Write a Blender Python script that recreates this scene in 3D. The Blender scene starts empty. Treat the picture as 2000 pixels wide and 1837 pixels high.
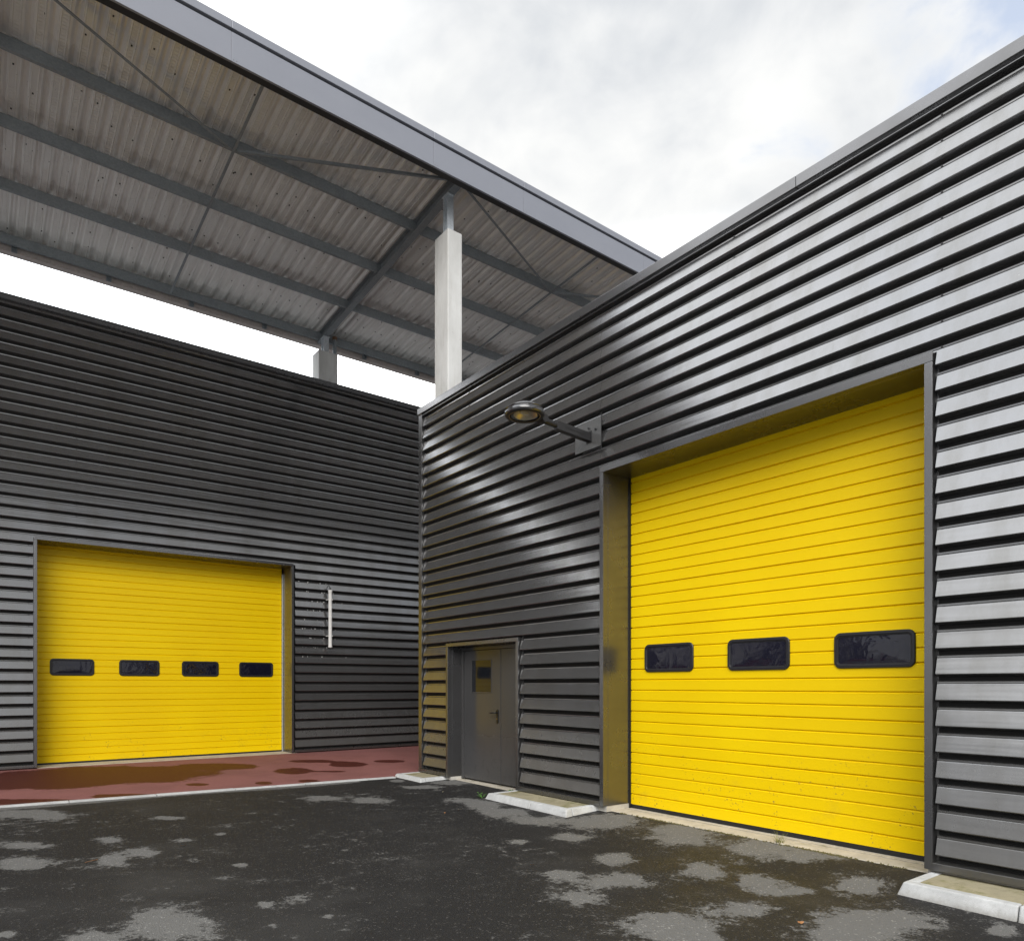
import bpy, bmesh, math, random
from mathutils import Vector, noise as mnoise
R = math.radians
rnd = random.Random(7)
S = bpy.context.scene
COL = S.collection

# ------------------------------------------------------------------ helpers
def wloc(o):
    v = Vector((0, 0, 0))
    while o is not None:
        v = v + o.location
        o = o.parent
    return v

def tag(o, label=None, cat=None, group=None, kind=None):
    if label: o['label'] = label
    if cat: o['category'] = cat
    if group: o['group'] = group
    if kind: o['kind'] = kind
    return o

def empty(name, loc, label, cat, group=None):
    o = bpy.data.objects.new(name, None)
    o.location = loc
    o.empty_display_size = 0.2
    COL.objects.link(o)
    return tag(o, label, cat, group)

XF = None
class MB:
    """collects faces, then links them as one mesh object"""
    def __init__(s):
        s.v = []; s.f = []; s.mi = []; s.sm = []
    def add(s, vs, fs, mi=0, smooth=False):
        n = len(s.v)
        s.v += [tuple(p) for p in vs]
        for f in fs:
            s.f.append([i + n for i in f]); s.mi.append(mi); s.sm.append(smooth)
    def hexa(s, p, mi=0):
        s.add(p, [(0, 3, 2, 1), (4, 5, 6, 7), (0, 1, 5, 4), (1, 2, 6, 5), (2, 3, 7, 6), (3, 0, 4, 7)], mi)
    def box(s, x0, x1, y0, y1, z0, z1, mi=0):
        s.hexa([(x0, y0, z0), (x1, y0, z0), (x1, y1, z0), (x0, y1, z0), (x0, y0, z1), (x1, y0, z1), (x1, y1, z1), (x0, y1, z1)], mi)
    def mbox(s, m, a0, a1, o0, o1, z0, z1, mi=0):
        s.hexa([m(a0, o0, z0), m(a1, o0, z0), m(a1, o1, z0), m(a0, o1, z0), m(a0, o0, z1), m(a1, o0, z1), m(a1, o1, z1), m(a0, o1, z1)], mi)
    def strip(s, A, B, mi=0, smooth=False):
        n = len(A)
        s.add(list(A) + list(B), [(i, i + 1, n + i + 1, n + i) for i in range(n - 1)], mi, smooth)
    def tube(s, pts, r, n=10, mi=0, cap=True):
        pts = [Vector(p) for p in pts]
        rr = r if isinstance(r, (list, tuple)) else [r] * len(pts)
        rings = []
        up = None
        for i, p in enumerate(pts):
            d = (pts[min(i + 1, len(pts) - 1)] - pts[max(i - 1, 0)]).normalized()
            if up is None or abs(up.dot(d)) > .95:
                up = Vector((0, 0, 1)) if abs(d.z) < .9 else Vector((1, 0, 0))
            a = d.cross(up).normalized(); b = a.cross(d).normalized()
            up = b
            rings.append([p + a * (rr[i] * math.cos(2 * math.pi * k / n)) + b * (rr[i] * math.sin(2 * math.pi * k / n)) for k in range(n)])
        vs = [q for r_ in rings for q in r_]
        fs = []
        for i in range(len(rings) - 1):
            for k in range(n):
                k2 = (k + 1) % n
                fs.append((i * n + k, i * n + k2, (i + 1) * n + k2, (i + 1) * n + k))
        s.add(vs, fs, mi, True)
        if cap:
            m = len(vs) - n
            s.add(rings[0], [tuple(range(n))[::-1]], mi)
            s.add(rings[-1], [tuple(range(n))], mi)
    def lathe(s, prof, c, n=40, mi=0, smooth=True):
        vs = []; fs = []
        for r, z in prof:
            for k in range(n):
                t = 2 * math.pi * k / n
                vs.append((c[0] + r * math.cos(t), c[1] + r * math.sin(t), c[2] + z))
        for i in range(len(prof) - 1):
            for k in range(n):
                k2 = (k + 1) % n
                fs.append((i * n + k, i * n + k2, (i + 1) * n + k2, (i + 1) * n + k))
        s.add(vs, fs, mi, smooth)
    def build(s, name, mats, parent=None, bevel=0, recalc=True, label=None, seg=2):
        if XF: s.v = [XF(p) for p in s.v]
        off = wloc(parent) if parent else Vector((0, 0, 0))
        me = bpy.data.meshes.new(name)
        me.from_pydata([(p[0] - off.x, p[1] - off.y, p[2] - off.z) for p in s.v], [], s.f)
        if not isinstance(mats, (list, tuple)): mats = [mats]
        for m in mats: me.materials.append(m)
        me.polygons.foreach_set('material_index', s.mi)
        me.polygons.foreach_set('use_smooth', s.sm)
        if recalc:
            bm = bmesh.new(); bm.from_mesh(me)
            bmesh.ops.recalc_face_normals(bm, faces=bm.faces[:])
            bm.to_mesh(me); bm.free()
        me.update()
        o = bpy.data.objects.new(name, me)
        COL.objects.link(o)
        if parent: o.parent = parent
        if bevel:
            b = o.modifiers.new('bevel', 'BEVEL'); b.width = bevel; b.segments = seg
            b.limit_method = 'ANGLE'; b.angle_limit = R(40); b.harden_normals = False
        if label: o['label'] = label
        return o

def place_at(o, p):
    """move the object's origin to p without moving the mesh"""
    p = Vector(p)
    o.data.transform(__import__('mathutils').Matrix.Translation(-p))
    o.location = p
    return o

# ------------------------------------------------------------------ materials
class NT:
    def __init__(s, name):
        s.m = bpy.data.materials.new(name); s.m.use_nodes = True
        s.t = s.m.node_tree; s.n = s.t.nodes; s.l = s.t.links
        s.b = s.n['Principled BSDF']
    def node(s, typ, **kw):
        n = s.n.new(typ)
        for k, v in kw.items(): setattr(n, k, v)
        return n
    def inp(s, n, i, v):
        if v is None: return
        if isinstance(v, bpy.types.NodeSocket): s.l.new(v, n.inputs[i])
        else:
            if isinstance(v, (tuple, list)) and len(v) == 3 and n.inputs[i].type == 'RGBA': v = (*v, 1)
            n.inputs[i].default_value = v
    def math(s, op, a, b=None, c=None, clamp=False):
        n = s.node('ShaderNodeMath', operation=op, use_clamp=clamp)
        s.inp(n, 0, a); s.inp(n, 1, b); s.inp(n, 2, c)
        return n.outputs[0]
    def mix(s, f, a, b, blend='MIX'):
        n = s.node('ShaderNodeMix', data_type='RGBA', blend_type=blend)
        s.inp(n, 0, f); s.inp(n, 6, a); s.inp(n, 7, b)
        return n.outputs[2]
    def obj(s):
        if not hasattr(s, '_tc'): s._tc = s.node('ShaderNodeNewGeometry')
        return s._tc.outputs['Position']
    def mapped(s, scale=(1, 1, 1), rot=(0, 0, 0), loc=(0, 0, 0)):
        n = s.node('ShaderNodeMapping')
        s.inp(n, 0, s.obj()); n.inputs[1].default_value = loc; n.inputs[2].default_value = rot; n.inputs[3].default_value = scale
        return n.outputs[0]
    def noise(s, scale, detail=4, rough=.55, vec=None, dist=0):
        n = s.node('ShaderNodeTexNoise')
        s.inp(n, 'Vector', vec if vec is not None else s.obj())
        n.inputs['Scale'].default_value = scale; n.inputs['Detail'].default_value = detail
        n.inputs['Roughness'].default_value = rough; n.inputs['Distortion'].default_value = dist
        return n.outputs['Fac']
    def voro(s, scale, vec=None, out='Distance', rand=1):
        n = s.node('ShaderNodeTexVoronoi')
        s.inp(n, 'Vector', vec if vec is not None else s.obj())
        n.inputs['Scale'].default_value = scale; n.inputs['Randomness'].default_value = rand
        return n.outputs[out]
    def ramp(s, f, a, b, lo=0., hi=1.):
        n = s.node('ShaderNodeMapRange', interpolation_type='SMOOTHSTEP')
        s.inp(n, 0, f); n.inputs[1].default_value = a; n.inputs[2].default_value = b
        n.inputs[3].default_value = lo; n.inputs[4].default_value = hi
        return n.outputs[0]
    def bump(s, h, strength, dist=.01, normal=None):
        n = s.node('ShaderNodeBump')
        n.inputs['Strength'].default_value = strength; n.inputs['Distance'].default_value = dist
        s.inp(n, 'Height', h); s.inp(n, 'Normal', normal)
        return n.outputs[0]
    def set(s, **kw):
        names = dict(color='Base Color', rough='Roughness', metal='Metallic', spec='Specular IOR Level', normal='Normal',
                     trans='Transmission Weight', ior='IOR', coat='Coat Weight', coatr='Coat Roughness', alpha='Alpha')
        for k, v in kw.items(): s.inp(s.b, names[k], v)
        return s.m

def mat_clad():
    t = NT('ribbed_metal')
    w = t.noise(1.3, 2, .5, t.mapped((.5, .5, 9)))              # oil canning along the sheet
    fine = t.noise(240, 2, .6)
    st = t.noise(3.5, 5, .65, t.mapped((1.2, 1.2, .25)))        # dirt runs
    dotm = t.voro(26)
    keep = t.math('GREATER_THAN', t.noise(1.1, 3, .6), .56)
    dots = t.math('MULTIPLY', t.math('LESS_THAN', dotm, .04), keep)
    dots = t.math('MULTIPLY', dots, t.math('GREATER_THAN', t.noise(7.3, 1), .56))
    c = t.mix(t.ramp(st, .35, .75), (.245, .246, .252), (.21, .208, .205))
    c = t.mix(dots, c, (.55, .53, .48))
    r = t.math('MULTIPLY_ADD', st, .10, .155)
    r = t.math('ADD', r, t.math('MULTIPLY', dots, .4))
    n1 = t.bump(w, .12, .02)
    n2 = t.bump(fine, .05, .002, n1)
    z = t.node('ShaderNodeSeparateXYZ'); t.inp(z, 0, t.obj())
    low_dim = t.math('MULTIPLY', t.ramp(t.math('ADD', z.outputs[2], t.math('MULTIPLY', t.noise(4, 5, .7), .9)), 1.9, .55), .62)   # lowest sheets painted darker to dim them, mottled like splashed dirt
    c = t.mix(low_dim, c, (.075, .071, .065))
    r = t.math('ADD', r, t.math('MULTIPLY', low_dim, .16))
    mt = t.math('MULTIPLY', t.math('SUBTRACT', .835, t.math('MULTIPLY', dots, .75)), t.math('MULTIPLY_ADD', low_dim, -.6, 1.))
    return t.set(color=c, rough=r, metal=mt, normal=n2)

def mat_trim():
    t = NT('folded_metal_trim')
    st = t.noise(2.5, 5, .6)
    fine = t.noise(200, 2, .6)
    z = t.node('ShaderNodeSeparateXYZ'); t.inp(z, 0, t.obj())
    dirt = t.math('MULTIPLY', t.ramp(z.outputs[2], .45, .15), t.ramp(t.noise(14, 5, .7), .35, .7))
    c = t.mix(t.ramp(st, .3, .8), (.19, .19, .197), (.165, .165, .167))
    c = t.mix(t.math('MULTIPLY', dirt, .5), c, (.20, .185, .15))
    return t.set(color=c, rough=t.math('MULTIPLY_ADD', st, .12, .22), metal=.86, normal=t.bump(fine, .05, .002))

def mat_dark(name, col, rough=.6, metal=0.):
    t = NT(name)
    n = t.noise(30, 4, .6)
    return t.set(color=t.mix(n, tuple(k * .75 for k in col), tuple(k * 1.25 for k in col)), rough=rough, metal=metal, normal=t.bump(t.noise(150, 2), .08, .003))

def mat_yellow(name, horiz):
    t = NT(name)
    grain = t.noise(1, 5, .65, t.mapped((6, 6, 150)))
    big = t.noise(.9, 3, .5)
    z = t.node('ShaderNodeSeparateXYZ'); t.inp(z, 0, t.obj())
    low = t.ramp(z.outputs[2], 1.3, .2)
    chip = t.math('MULTIPLY', t.math('GREATER_THAN', t.noise(38, 4, .7), .635), t.math('MULTIPLY', low, t.math('GREATER_THAN', t.noise(3.1, 2, .5), .55)))
    pan = t.node('ShaderNodeTexWhiteNoise', noise_dimensions='1D'); t.inp(pan, 'W', t.math('FLOOR', t.math('DIVIDE', t.math('SUBTRACT', z.outputs[2], .158), .504)))
    smear = t.math('MULTIPLY', t.ramp(t.noise(2.2, 5, .7), .55, .8), low)
    c = t.mix(t.ramp(big, .3, .7), (.89, .63, .0), (.85, .58, .0))
    c = t.mix(t.math('MULTIPLY', pan.outputs[0], .5), c, (.83, .565, .0))      # sections differ a little
    c = t.mix(t.math('MULTIPLY', smear, .42), c, (.52, .34, .03))
    c = t.mix(chip, c, (.20, .12, .05))
    return t.set(color=c, rough=t.math('MULTIPLY_ADD', grain, .12, .36), spec=.22, normal=t.bump(grain, .12, .004))

def mat_concrete(name, col, sc=1., green=0., specks=True):
    t = NT(name)
    big = t.noise(3 * sc, 6, .65); mid = t.noise(22 * sc, 5, .7); fine = t.noise(160, 3, .7)
    c = t.mix(t.ramp(big, .3, .75), tuple(k * .84 for k in col), tuple(min(1, k * 1.1) for k in col))
    c = t.mix(t.math('MULTIPLY', t.ramp(mid, .5, .75), .35), c, tuple(k * .6 for k in col))
    if green:
        c = t.mix(t.math('MULTIPLY', t.ramp(t.noise(5, 6, .7), .5, .7), green), c, (.13, .13, .035))
    if specks:
        c = t.mix(t.math('LESS_THAN', t.voro(70), .11), c, tuple(k * .45 for k in col))
    h = t.math('ADD', t.math('MULTIPLY', mid, .6), fine)
    return t.set(color=c, rough=.85, spec=.25, normal=t.bump(h, .35, .006))

def mat_kerb():
    t = NT('white_kerb_stone')
    col = (.56, .57, .575)
    big = t.noise(4, 6, .65); mid = t.noise(24, 5, .75); fine = t.noise(170, 3, .7)
    z = t.node('ShaderNodeSeparateXYZ'); t.inp(z, 0, t.obj())
    c = t.mix(t.ramp(big, .3, .75), tuple(k * .78 for k in col), tuple(k * 1.08 for k in col))
    c = t.mix(t.math('MULTIPLY', t.ramp(mid, .52, .78), .4), c, (.34, .345, .345))
    gr = t.math('MULTIPLY', t.ramp(t.math('ADD', z.outputs[2], t.math('MULTIPLY', mid, .09)), .155, .06), .75)
    c = t.mix(gr, c, (.20, .185, .16))
    sc = t.math('MULTIPLY', t.ramp(t.noise(2.3, 6, .8, t.mapped((1, 1, 6))), .60, .74), .6)
    c = t.mix(sc, c, (.13, .13, .125))
    c = t.mix(t.math('LESS_THAN', t.voro(75), .12), c, (.26, .26, .26))
    return t.set(color=c, rough=.85, spec=.25, normal=t.bump(t.math('ADD', t.math('MULTIPLY', mid, .8), fine), .5, .008))

def mat_column():
    t = NT('cast_concrete')
    big = t.noise(1.6, 6, .65, t.mapped((1, 1, .45))); mid = t.noise(16, 5, .7)
    pits = t.math('LESS_THAN', t.voro(20), .06)
    c = t.mix(t.ramp(big, .32, .7), (.49, .49, .48), (.64, .645, .64))
    c = t.mix(t.math('MULTIPLY', t.ramp(mid, .55, .8), .3), c, (.36, .35, .32))
    c = t.mix(t.math('MULTIPLY', pits, .7), c, (.22, .21, .2))
    z = t.node('ShaderNodeSeparateXYZ'); t.inp(z, 0, t.obj())
    run = t.math('MULTIPLY', t.ramp(t.noise(5, 6, .75, t.mapped((3, 3, .3))), .52, .72), .4)
    c = t.mix(run, c, (.38, .365, .33))
    c = t.mix(t.math('MULTIPLY', t.math('GREATER_THAN', t.noise(11, 6, .8), .69), .45), c, (.30, .29, .27))
    return t.set(color=c, rough=.8, spec=.3, normal=t.bump(mid, .15, .006))

def mat_galv(name, col, rough=.45, metal=.7):
    t = NT(name)
    v = t.voro(45, out='Color')
    sep = t.node('ShaderNodeSeparateColor'); t.inp(sep, 0, v)
    n = t.noise(4, 5, .65)
    f = t.math('ADD', t.math('MULTIPLY', sep.outputs[0], .35), t.math('MULTIPLY', n, .65))
    c = t.mix(f, tuple(k * .7 for k in col), tuple(k * 1.3 for k in col))
    return t.set(color=c, rough=t.math('MULTIPLY_ADD', f, .15, rough - .07), metal=metal)

def mat_fascia():
    t = NT('grey_fascia_paint')
    n = t.noise(2.2, 4, .6, t.mapped((.6, 1, 1)))
    c = t.mix(n, (.245, .257, .30), (.285, .297, .34))
    return t.set(color=c, rough=.38, metal=.3, normal=t.bump(t.noise(180, 2), .04, .002))

def mat_sheet():
    t = NT('canopy_sheet_metal')
    sx = t.node('ShaderNodeSeparateXYZ'); t.inp(sx, 0, t.obj())
    X = t.math('SUBTRACT', t.math('DIVIDE', t.math('ADD', sx.outputs[0], 6.), .872), 6.)
    Y = t.math('SUBTRACT', t.math('DIVIDE', t.math('ADD', sx.outputs[1], 10.41), .872), 10.41)
    fr = t.math('FRACT', t.math('DIVIDE', t.math('ADD', X, 50.4), .28))
    band = t.math('MULTIPLY', t.math('GREATER_THAN', fr, .33), t.math('LESS_THAN', fr, .67))
    brk = t.math('GREATER_THAN', t.noise(1.1, 1, .5), .42)
    wav = t.math('SINE', t.math('MULTIPLY', Y, 2 * math.pi / .062))
    emb = t.math('MULTIPLY', t.math('MULTIPLY', t.ramp(wav, .1, .9), band), brk)
    big = t.noise(1.1, 5, .6); run = t.noise(1.4, 6, .7, t.mapped((6, .5, 1)))
    c = t.mix(t.ramp(big, .35, .7), (.735, .73, .715), (.82, .815, .80))
    c = t.mix(t.math('MULTIPLY', t.ramp(run, .5, .8), .4), c, (.40, .375, .335))
    ph = t.math('FRACT', t.math('DIVIDE', t.math('ADD', Y, 9.12), 1.64))           # darker bands where the sheets lap, above each purlin
    lap = t.math('MULTIPLY', t.ramp(t.math('ADD', ph, t.math('MULTIPLY', t.noise(9, 4, .6), .22)), .86, .93), t.ramp(t.noise(2.1, 3, .5), .38, .58))
    c = t.mix(t.math('MULTIPLY', lap, .26), c, (.20, .185, .165))
    c = t.mix(t.math('MULTIPLY', emb, .28), c, (.85, .83, .78))
    spots = t.math('LESS_THAN', t.voro(13), .05)
    spots = t.math('MULTIPLY', spots, t.math('GREATER_THAN', t.noise(1.9, 2), .5))
    c = t.mix(spots, c, (.05, .045, .04))
    return t.set(color=c, rough=t.math('MULTIPLY_ADD', run, .2, .24), metal=.45, normal=t.bump(emb, .9, .008))

def mat_asphalt():
    t = NT('asphalt')
    a = t.node('ShaderNodeAttribute', attribute_name='dry').outputs['Fac']
    e1 = t.math('MULTIPLY', t.math('SUBTRACT', t.noise(1.7, 5, .65, dist=1.2), .5), 3.6)
    e2 = t.math('MULTIPLY', t.math('SUBTRACT', t.noise(7.5, 6, .75, t.mapped((1, 1, 1), (0, 0, R(37)), (0, 0, 0))), .5), 4.6)
    e3 = t.math('MULTIPLY', t.math('SUBTRACT', t.noise(34, 5, .85), .5), 3.2)
    edge = t.math('ADD', t.math('ADD', e1, e2), e3)
    rag = t.node('ShaderNodeAttribute', attribute_name='ragged').outputs['Fac']
    f = t.math('ADD', a, t.math('MULTIPLY', edge, rag))
    dry = t.ramp(f, -.18, .34)
    agg = t.voro(95, out='Color'); sa = t.node('ShaderNodeSeparateColor'); t.inp(sa, 0, agg)
    st = sa.outputs[0]
    fine = t.noise(140, 4, .75)
    big = t.noise(.55, 5, .6)
    wet = t.mix(fine, (.008, .008, .009), (.027, .026, .026))
    wet = t.mix(t.math('GREATER_THAN', st, .97), wet, (.075, .072, .069))
    wet = t.mix(t.math('MULTIPLY', t.ramp(big, .48, .72), .6), wet, (.046, .045, .044))
    dr = t.mix(fine, (.10, .099, .096), (.19, .188, .183))
    dr = t.mix(t.math('GREATER_THAN', st, .97), dr, (.27, .265, .255))
    far = t.node('ShaderNodeAttribute', attribute_name='far').outputs['Fac']
    dr = t.mix(far, dr, (.31, .305, .295))
    half = t.math('MULTIPLY', t.ramp(t.math('ADD', f, t.math('MULTIPLY', t.math('SUBTRACT', t.noise(1.3, 6, .75), .5), 2.2)), -.55, .25), t.ramp(t.noise(17, 5, .8), .38, .62))   # half dried fringe
    wet = t.mix(t.math('MULTIPLY', half, .38), wet, (.080, .078, .075))
    c = t.mix(dry, wet, dr)
    sep = t.node('ShaderNodeSeparateXYZ'); t.inp(sep, 0, t.obj())
    dd = t.node('ShaderNodeVectorMath', operation='DISTANCE'); t.inp(dd, 0, t.obj()); dd.inputs[1].default_value = (-1.0, -6.3, .05)
    pud = t.math('MULTIPLY', t.ramp(dd.outputs['Value'], 3.0, .9), t.ramp(t.noise(1.3, 4, .5), .36, .55))   # standing water before the tall door
    rw = t.math('MULTIPLY_ADD', pud, -.14, .74)
    r = t.math('ADD', t.math('MULTIPLY', dry, .88), t.math('MULTIPLY', t.math('SUBTRACT', 1, dry), rw))
    h = t.math('ADD', t.math('MULTIPLY', t.voro(95), .9), t.math('MULTIPLY', fine, .6))
    return t.set(color=c, rough=r, spec=.26, normal=t.bump(h, .9, .007))

def mat_red():
    t = NT('red_asphalt')
    a = t.node('ShaderNodeAttribute', attribute_name='wet').outputs['Fac']
    edge = t.math('ADD', t.math('MULTIPLY', t.math('SUBTRACT', t.noise(2.2, 7, .65, dist=.4), .5), 1.3), t.math('MULTIPLY', t.math('SUBTRACT', t.noise(24, 4, .7), .5), .35))
    w = t.ramp(t.math('ADD', a, edge), -.05, .1)
    fine = t.noise(130, 4, .7); big = t.noise(.9, 4, .6)
    d = t.mix(fine, (.185, .072, .068), (.31, .138, .130))
    d = t.mix(t.math('MULTIPLY', t.ramp(big, .4, .7), .4), d, (.14, .062, .055))
    d = t.mix(t.math('LESS_THAN', t.voro(60), .07), d, (.42, .30, .28))
    we = t.mix(fine, (.052, .010, .007), (.095, .021, .014))
    c = t.mix(w, d, we)
    r = t.math('MULTIPLY_ADD', w, -.26, .86)
    return t.set(color=c, rough=r, spec=.2, normal=t.bump(fine, .4, .005))

def mat_glass(name, tint, wav):
    t = NT(name)
    n = t.noise(3.2, 3, .5, dist=.8)
    dust = t.ramp(t.noise(9, 6, .75), .5, .8)
    c = t.mix(t.math('MULTIPLY', dust, .35), tint, (.03, .03, .042))
    return t.set(color=c, rough=t.math('MULTIPLY_ADD', dust, .12, .04), spec=.5, normal=t.bump(n, wav, .03))

def mat_door_paint():
    t = NT('grey_door_paint')
    n = t.noise(5, 6, .7); fine = t.noise(220, 2)
    z = t.node('ShaderNodeSeparateXYZ'); t.inp(z, 0, t.obj())
    low = t.ramp(z.outputs[2], 1.15, .35)
    blotch = t.math('MULTIPLY', t.ramp(t.noise(9, 5, .7), .5, .75), low)
    c = t.mix(t.math('MULTIPLY', low, .5), (.085, .084, .086), (.115, .115, .118))
    c = t.mix(t.math('MULTIPLY', blotch, .5), c, (.045, .045, .045))
    r = t.math('ADD', t.math('MULTIPLY_ADD', n, .06, .17), t.math('MULTIPLY', low, .22))
    return t.set(color=c, rough=r, metal=.4, normal=t.bump(fine, .03, .002))

def mat_white():
    t = NT('white_plastic')
    n = t.noise(12, 4, .6)
    return t.set(color=t.mix(n, (.72, .72, .70), (.82, .82, .81)), rough=.35)

def mat_leaf(name, a, b):
    t = NT(name)
    return t.set(color=t.mix(t.noise(60, 3), a, b), rough=.6)

M = dict(clad=mat_clad(), trim=mat_trim(), black=mat_dark('black_rubber', (.012, .012, .013), .5),
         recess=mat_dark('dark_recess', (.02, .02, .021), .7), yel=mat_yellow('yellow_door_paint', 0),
         kerb=mat_kerb(), infill=mat_concrete('sandy_infill', (.33, .295, .20), 1.4, .7),
         sill=mat_concrete('concrete_sill', (.50, .46, .39), 1.3, .35), plinth=mat_concrete('plinth_concrete', (.52, .50, .46)),
         column=mat_column(), galv=mat_galv('galvanised_steel', (.24, .265, .285), .5, .45), post=mat_galv('bright_galvanised_steel', (.60, .64, .68), .42, .6),
         sheet=mat_sheet(), fascia=mat_fascia(), gutter=mat_galv('gutter_metal', (.42, .37, .35), .5, .3),
         asphalt=mat_asphalt(), red=mat_red(), glass=mat_glass('dark_acrylic', (.008, .008, .018), .5), flatglass=mat_glass('wired_glass', (.01, .012, .016), .0),
         paint=mat_door_paint(), white=mat_white(), frame=mat_dark('black_plastic_frame', (.014, .014, .017), .38),
         lamp=mat_dark('lamp_grey_paint', (.018, .018, .02), .42, .1), handle=mat_dark('black_handle', (.008, .008, .008), .3),
         roof=mat_dark('roof_membrane', (.12, .12, .12), .9), rust=mat_leaf('rusty_steel', (.12, .06, .03), (.2, .11, .06)))
M['lampmetal'] = NT('lamp_grey_metal').set(color=(.13, .13, .135), rough=.16, metal=.8)
t = NT('lamp_reflector'); M['refl'] = t.set(color=t.mix(t.noise(14, 3), (.62, .52, .28), (.8, .72, .5)), rough=.3, metal=.8)
t = NT('clear_lens'); M['lens'] = t.set(color=(.95, .93, .88), rough=.02, trans=1., ior=1.3)
M['plate'] = mat_dark('grey_plate_paint', (.13, .13, .13), .4, .6)
M['gap_shade'] = mat_dark('painted_gap_shade', (.006, .006, .0065), .8)  # paints the shade at the back of the rib gaps
M['gold'] = NT('brass_ring').set(color=(.34, .23, .09), rough=.35, metal=.8)
M['green'] = mat_leaf('weed_leaf', (.06, .17, .03), (.12, .28, .05))
M['straw'] = mat_leaf('grass_blade', (.12, .15, .04), (.26, .22, .09))
M['leafbrown'] = mat_leaf('dead_leaf', (.22, .09, .035), (.40, .20, .08))
M['leafpale'] = mat_leaf('pale_leaf', (.50, .42, .24), (.62, .55, .38))
M['moss'] = mat_leaf('moss_green', (.05, .055, .015), (.13, .10, .04))

# ------------------------------------------------------------------ ground shape
def base_z(x, y):
    yy = max(-14., min(5., y))
    return .035 + .0089 * (yy + 8)
def sst(a, b, t):
    t = max(0., min(1., (t - a) / (b - a))); return t * t * (3 - 2 * t)
def ground_z(x, y):
    b = base_z(x, y)
    ramp = max(.015, .098 - b)
    return b + ramp * sst(-.75, .06, x) * sst(-.05, -.6, y)
KX0, KY0, KX1, KY1 = -5.71, .215, -.60, -.21      # outer line of the kerb strip
def kerb_y(x): return KY0 + (KY1 - KY0) * (x - KX0) / (KX1 - KX0)

DRY= [(-5.603, -2.276, 0.212, -0.155, -0.011, -0.224), (-5.657, -3.009, 0.175, -0.129, -0.011, -0.247), (-4.912, -2.514, 0.12, -0.088, -0.024, -0.175), (-4.747, -3.248, 0.149, -0.109, -0.033, -0.19), (-5.004, -3.38, 0.089, -0.066, -0.042, -0.298), (-4.239, -1.633, 0.149, -0.108, -0.026, -0.129), (-2.251, -1.38, 0.177, -0.127, -0.081, -0.195), (-1.826, -1.884, 0.174, -0.125, -0.107, -0.218), (-5.443, -0.498, 0.426, -0.308, -0.021, -0.372), (-4.972, -5.395, 0.226, -0.168, -0.083, -0.403), (-5.41, -5.434, 0.149, -0.111, -0.016, -0.137), (-4.322, -2.944, 0.089, -0.065, -0.016, -0.071), (-4.358, -5.39, 0.052, -0.038, -0.03, -0.091), (-4.465, -5.867, 0.037, -0.027, -0.013, -0.038), (-4.105, -5.914, 0.044, -0.032, -0.016, -0.039), (-4.167, -4.208, 0.049, -0.036, -0.015, -0.051), (-0.348, -4.74, 0.375, -0.272, -0.288, -0.289), (-0.213, -5.711, 0.257, -0.187, -0.366, -0.297), (-0.039, -6.596, 0.295, -0.216, -0.272, -0.174), (-0.047, -7.059, 0.222, -0.163, -0.188, -0.106), (-0.503, -7.694, 0.188, -0.139, -0.221, -0.109), (-1.179, -5.123, 0.138, -0.101, -0.141, -0.155), (-1.444, -5.968, 0.133, -0.098, -0.157, -0.154), (-1.727, -4.92, 0.09, -0.065, -0.068, -0.087), (-2.162, -6.059, 0.115, -0.085, -0.112, -0.127), (-1.886, -6.483, 0.247, -0.182, -0.159, -0.151), (-1.138, -6.677, 0.157, -0.115, -0.237, -0.182), (-1.05, -7.153, 0.164, -0.121, -0.228, -0.15), (-1.079, -7.435, 0.157, -0.116, -0.108, -0.066), (-2.464, -6.6, 0.151, -0.112, -0.126, -0.135), (-2.375, -7.383, 0.229, -0.17, -0.23, -0.192), (-1.698, -7.499, 0.168, -0.124, -0.116, -0.079), (-1.229, -8.172, 0.344, -0.255, -0.287, -0.134), (-1.666, -8.14, 0.156, -0.116, -0.123, -0.064), (-0.76, -1.275, 0.277, -0.197, -0.075, -0.131), (-0.136, -1.208, 0.289, -0.205, -0.146, -0.229), (-0.852, -2.582, 0.165, -0.118, -0.11, -0.167), (-0.804, -3.043, 0.185, -0.133, -0.193, -0.273), (-0.902, -3.659, 0.249, -0.18, -0.178, -0.235), (-0.936, -4.278, 0.234, -0.169, -0.147, -0.178), (-0.675, -0.486, 0.098, -0.069, -0.081, -0.151), (-2.398, -7.683, 0.102, -0.076, -0.057, -0.043), (-0.724, -8.726, 0.08, -0.06, -0.11, -0.035), (-5.829, -5.036, 0.05, -0.037, -0.002, -0.064), (-3.971, -2.856, 0.059, -0.043, -0.02, -0.075)]
RED= [(-4.07, 2.791, 1.291, -0.909, -0.176, -1.204), (-5.271, 2.565, 0.746, -0.529, -0.05, -0.895), (-2.424, 2.903, 0.559, -0.391, -0.125, -0.465), (-5.391, 0.437, 0.571, -0.41, -0.015, -0.267), (-4.327, 0.208, 0.384, -0.275, -0.036, -0.229), (-1.574, 1.518, 0.25, -0.175, -0.148, -0.398), (-0.772, 2.731, 0.361, -0.251, -0.098, -0.245), (-0.419, 1.882, 0.295, -0.205, -0.168, -0.369), (-2.47, 0.382, 0.113, -0.08, -0.052, -0.158), (-1.837, 0.199, 0.141, -0.1, -0.063, -0.159), (-1.065, 1.078, 0.214, -0.15, -0.044, -0.102), (0.435, 1.893, 0.243, -0.169, -0.121, -0.231), (-3.32, 0.793, 0.11, -0.078, -0.026, -0.108)]

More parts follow.
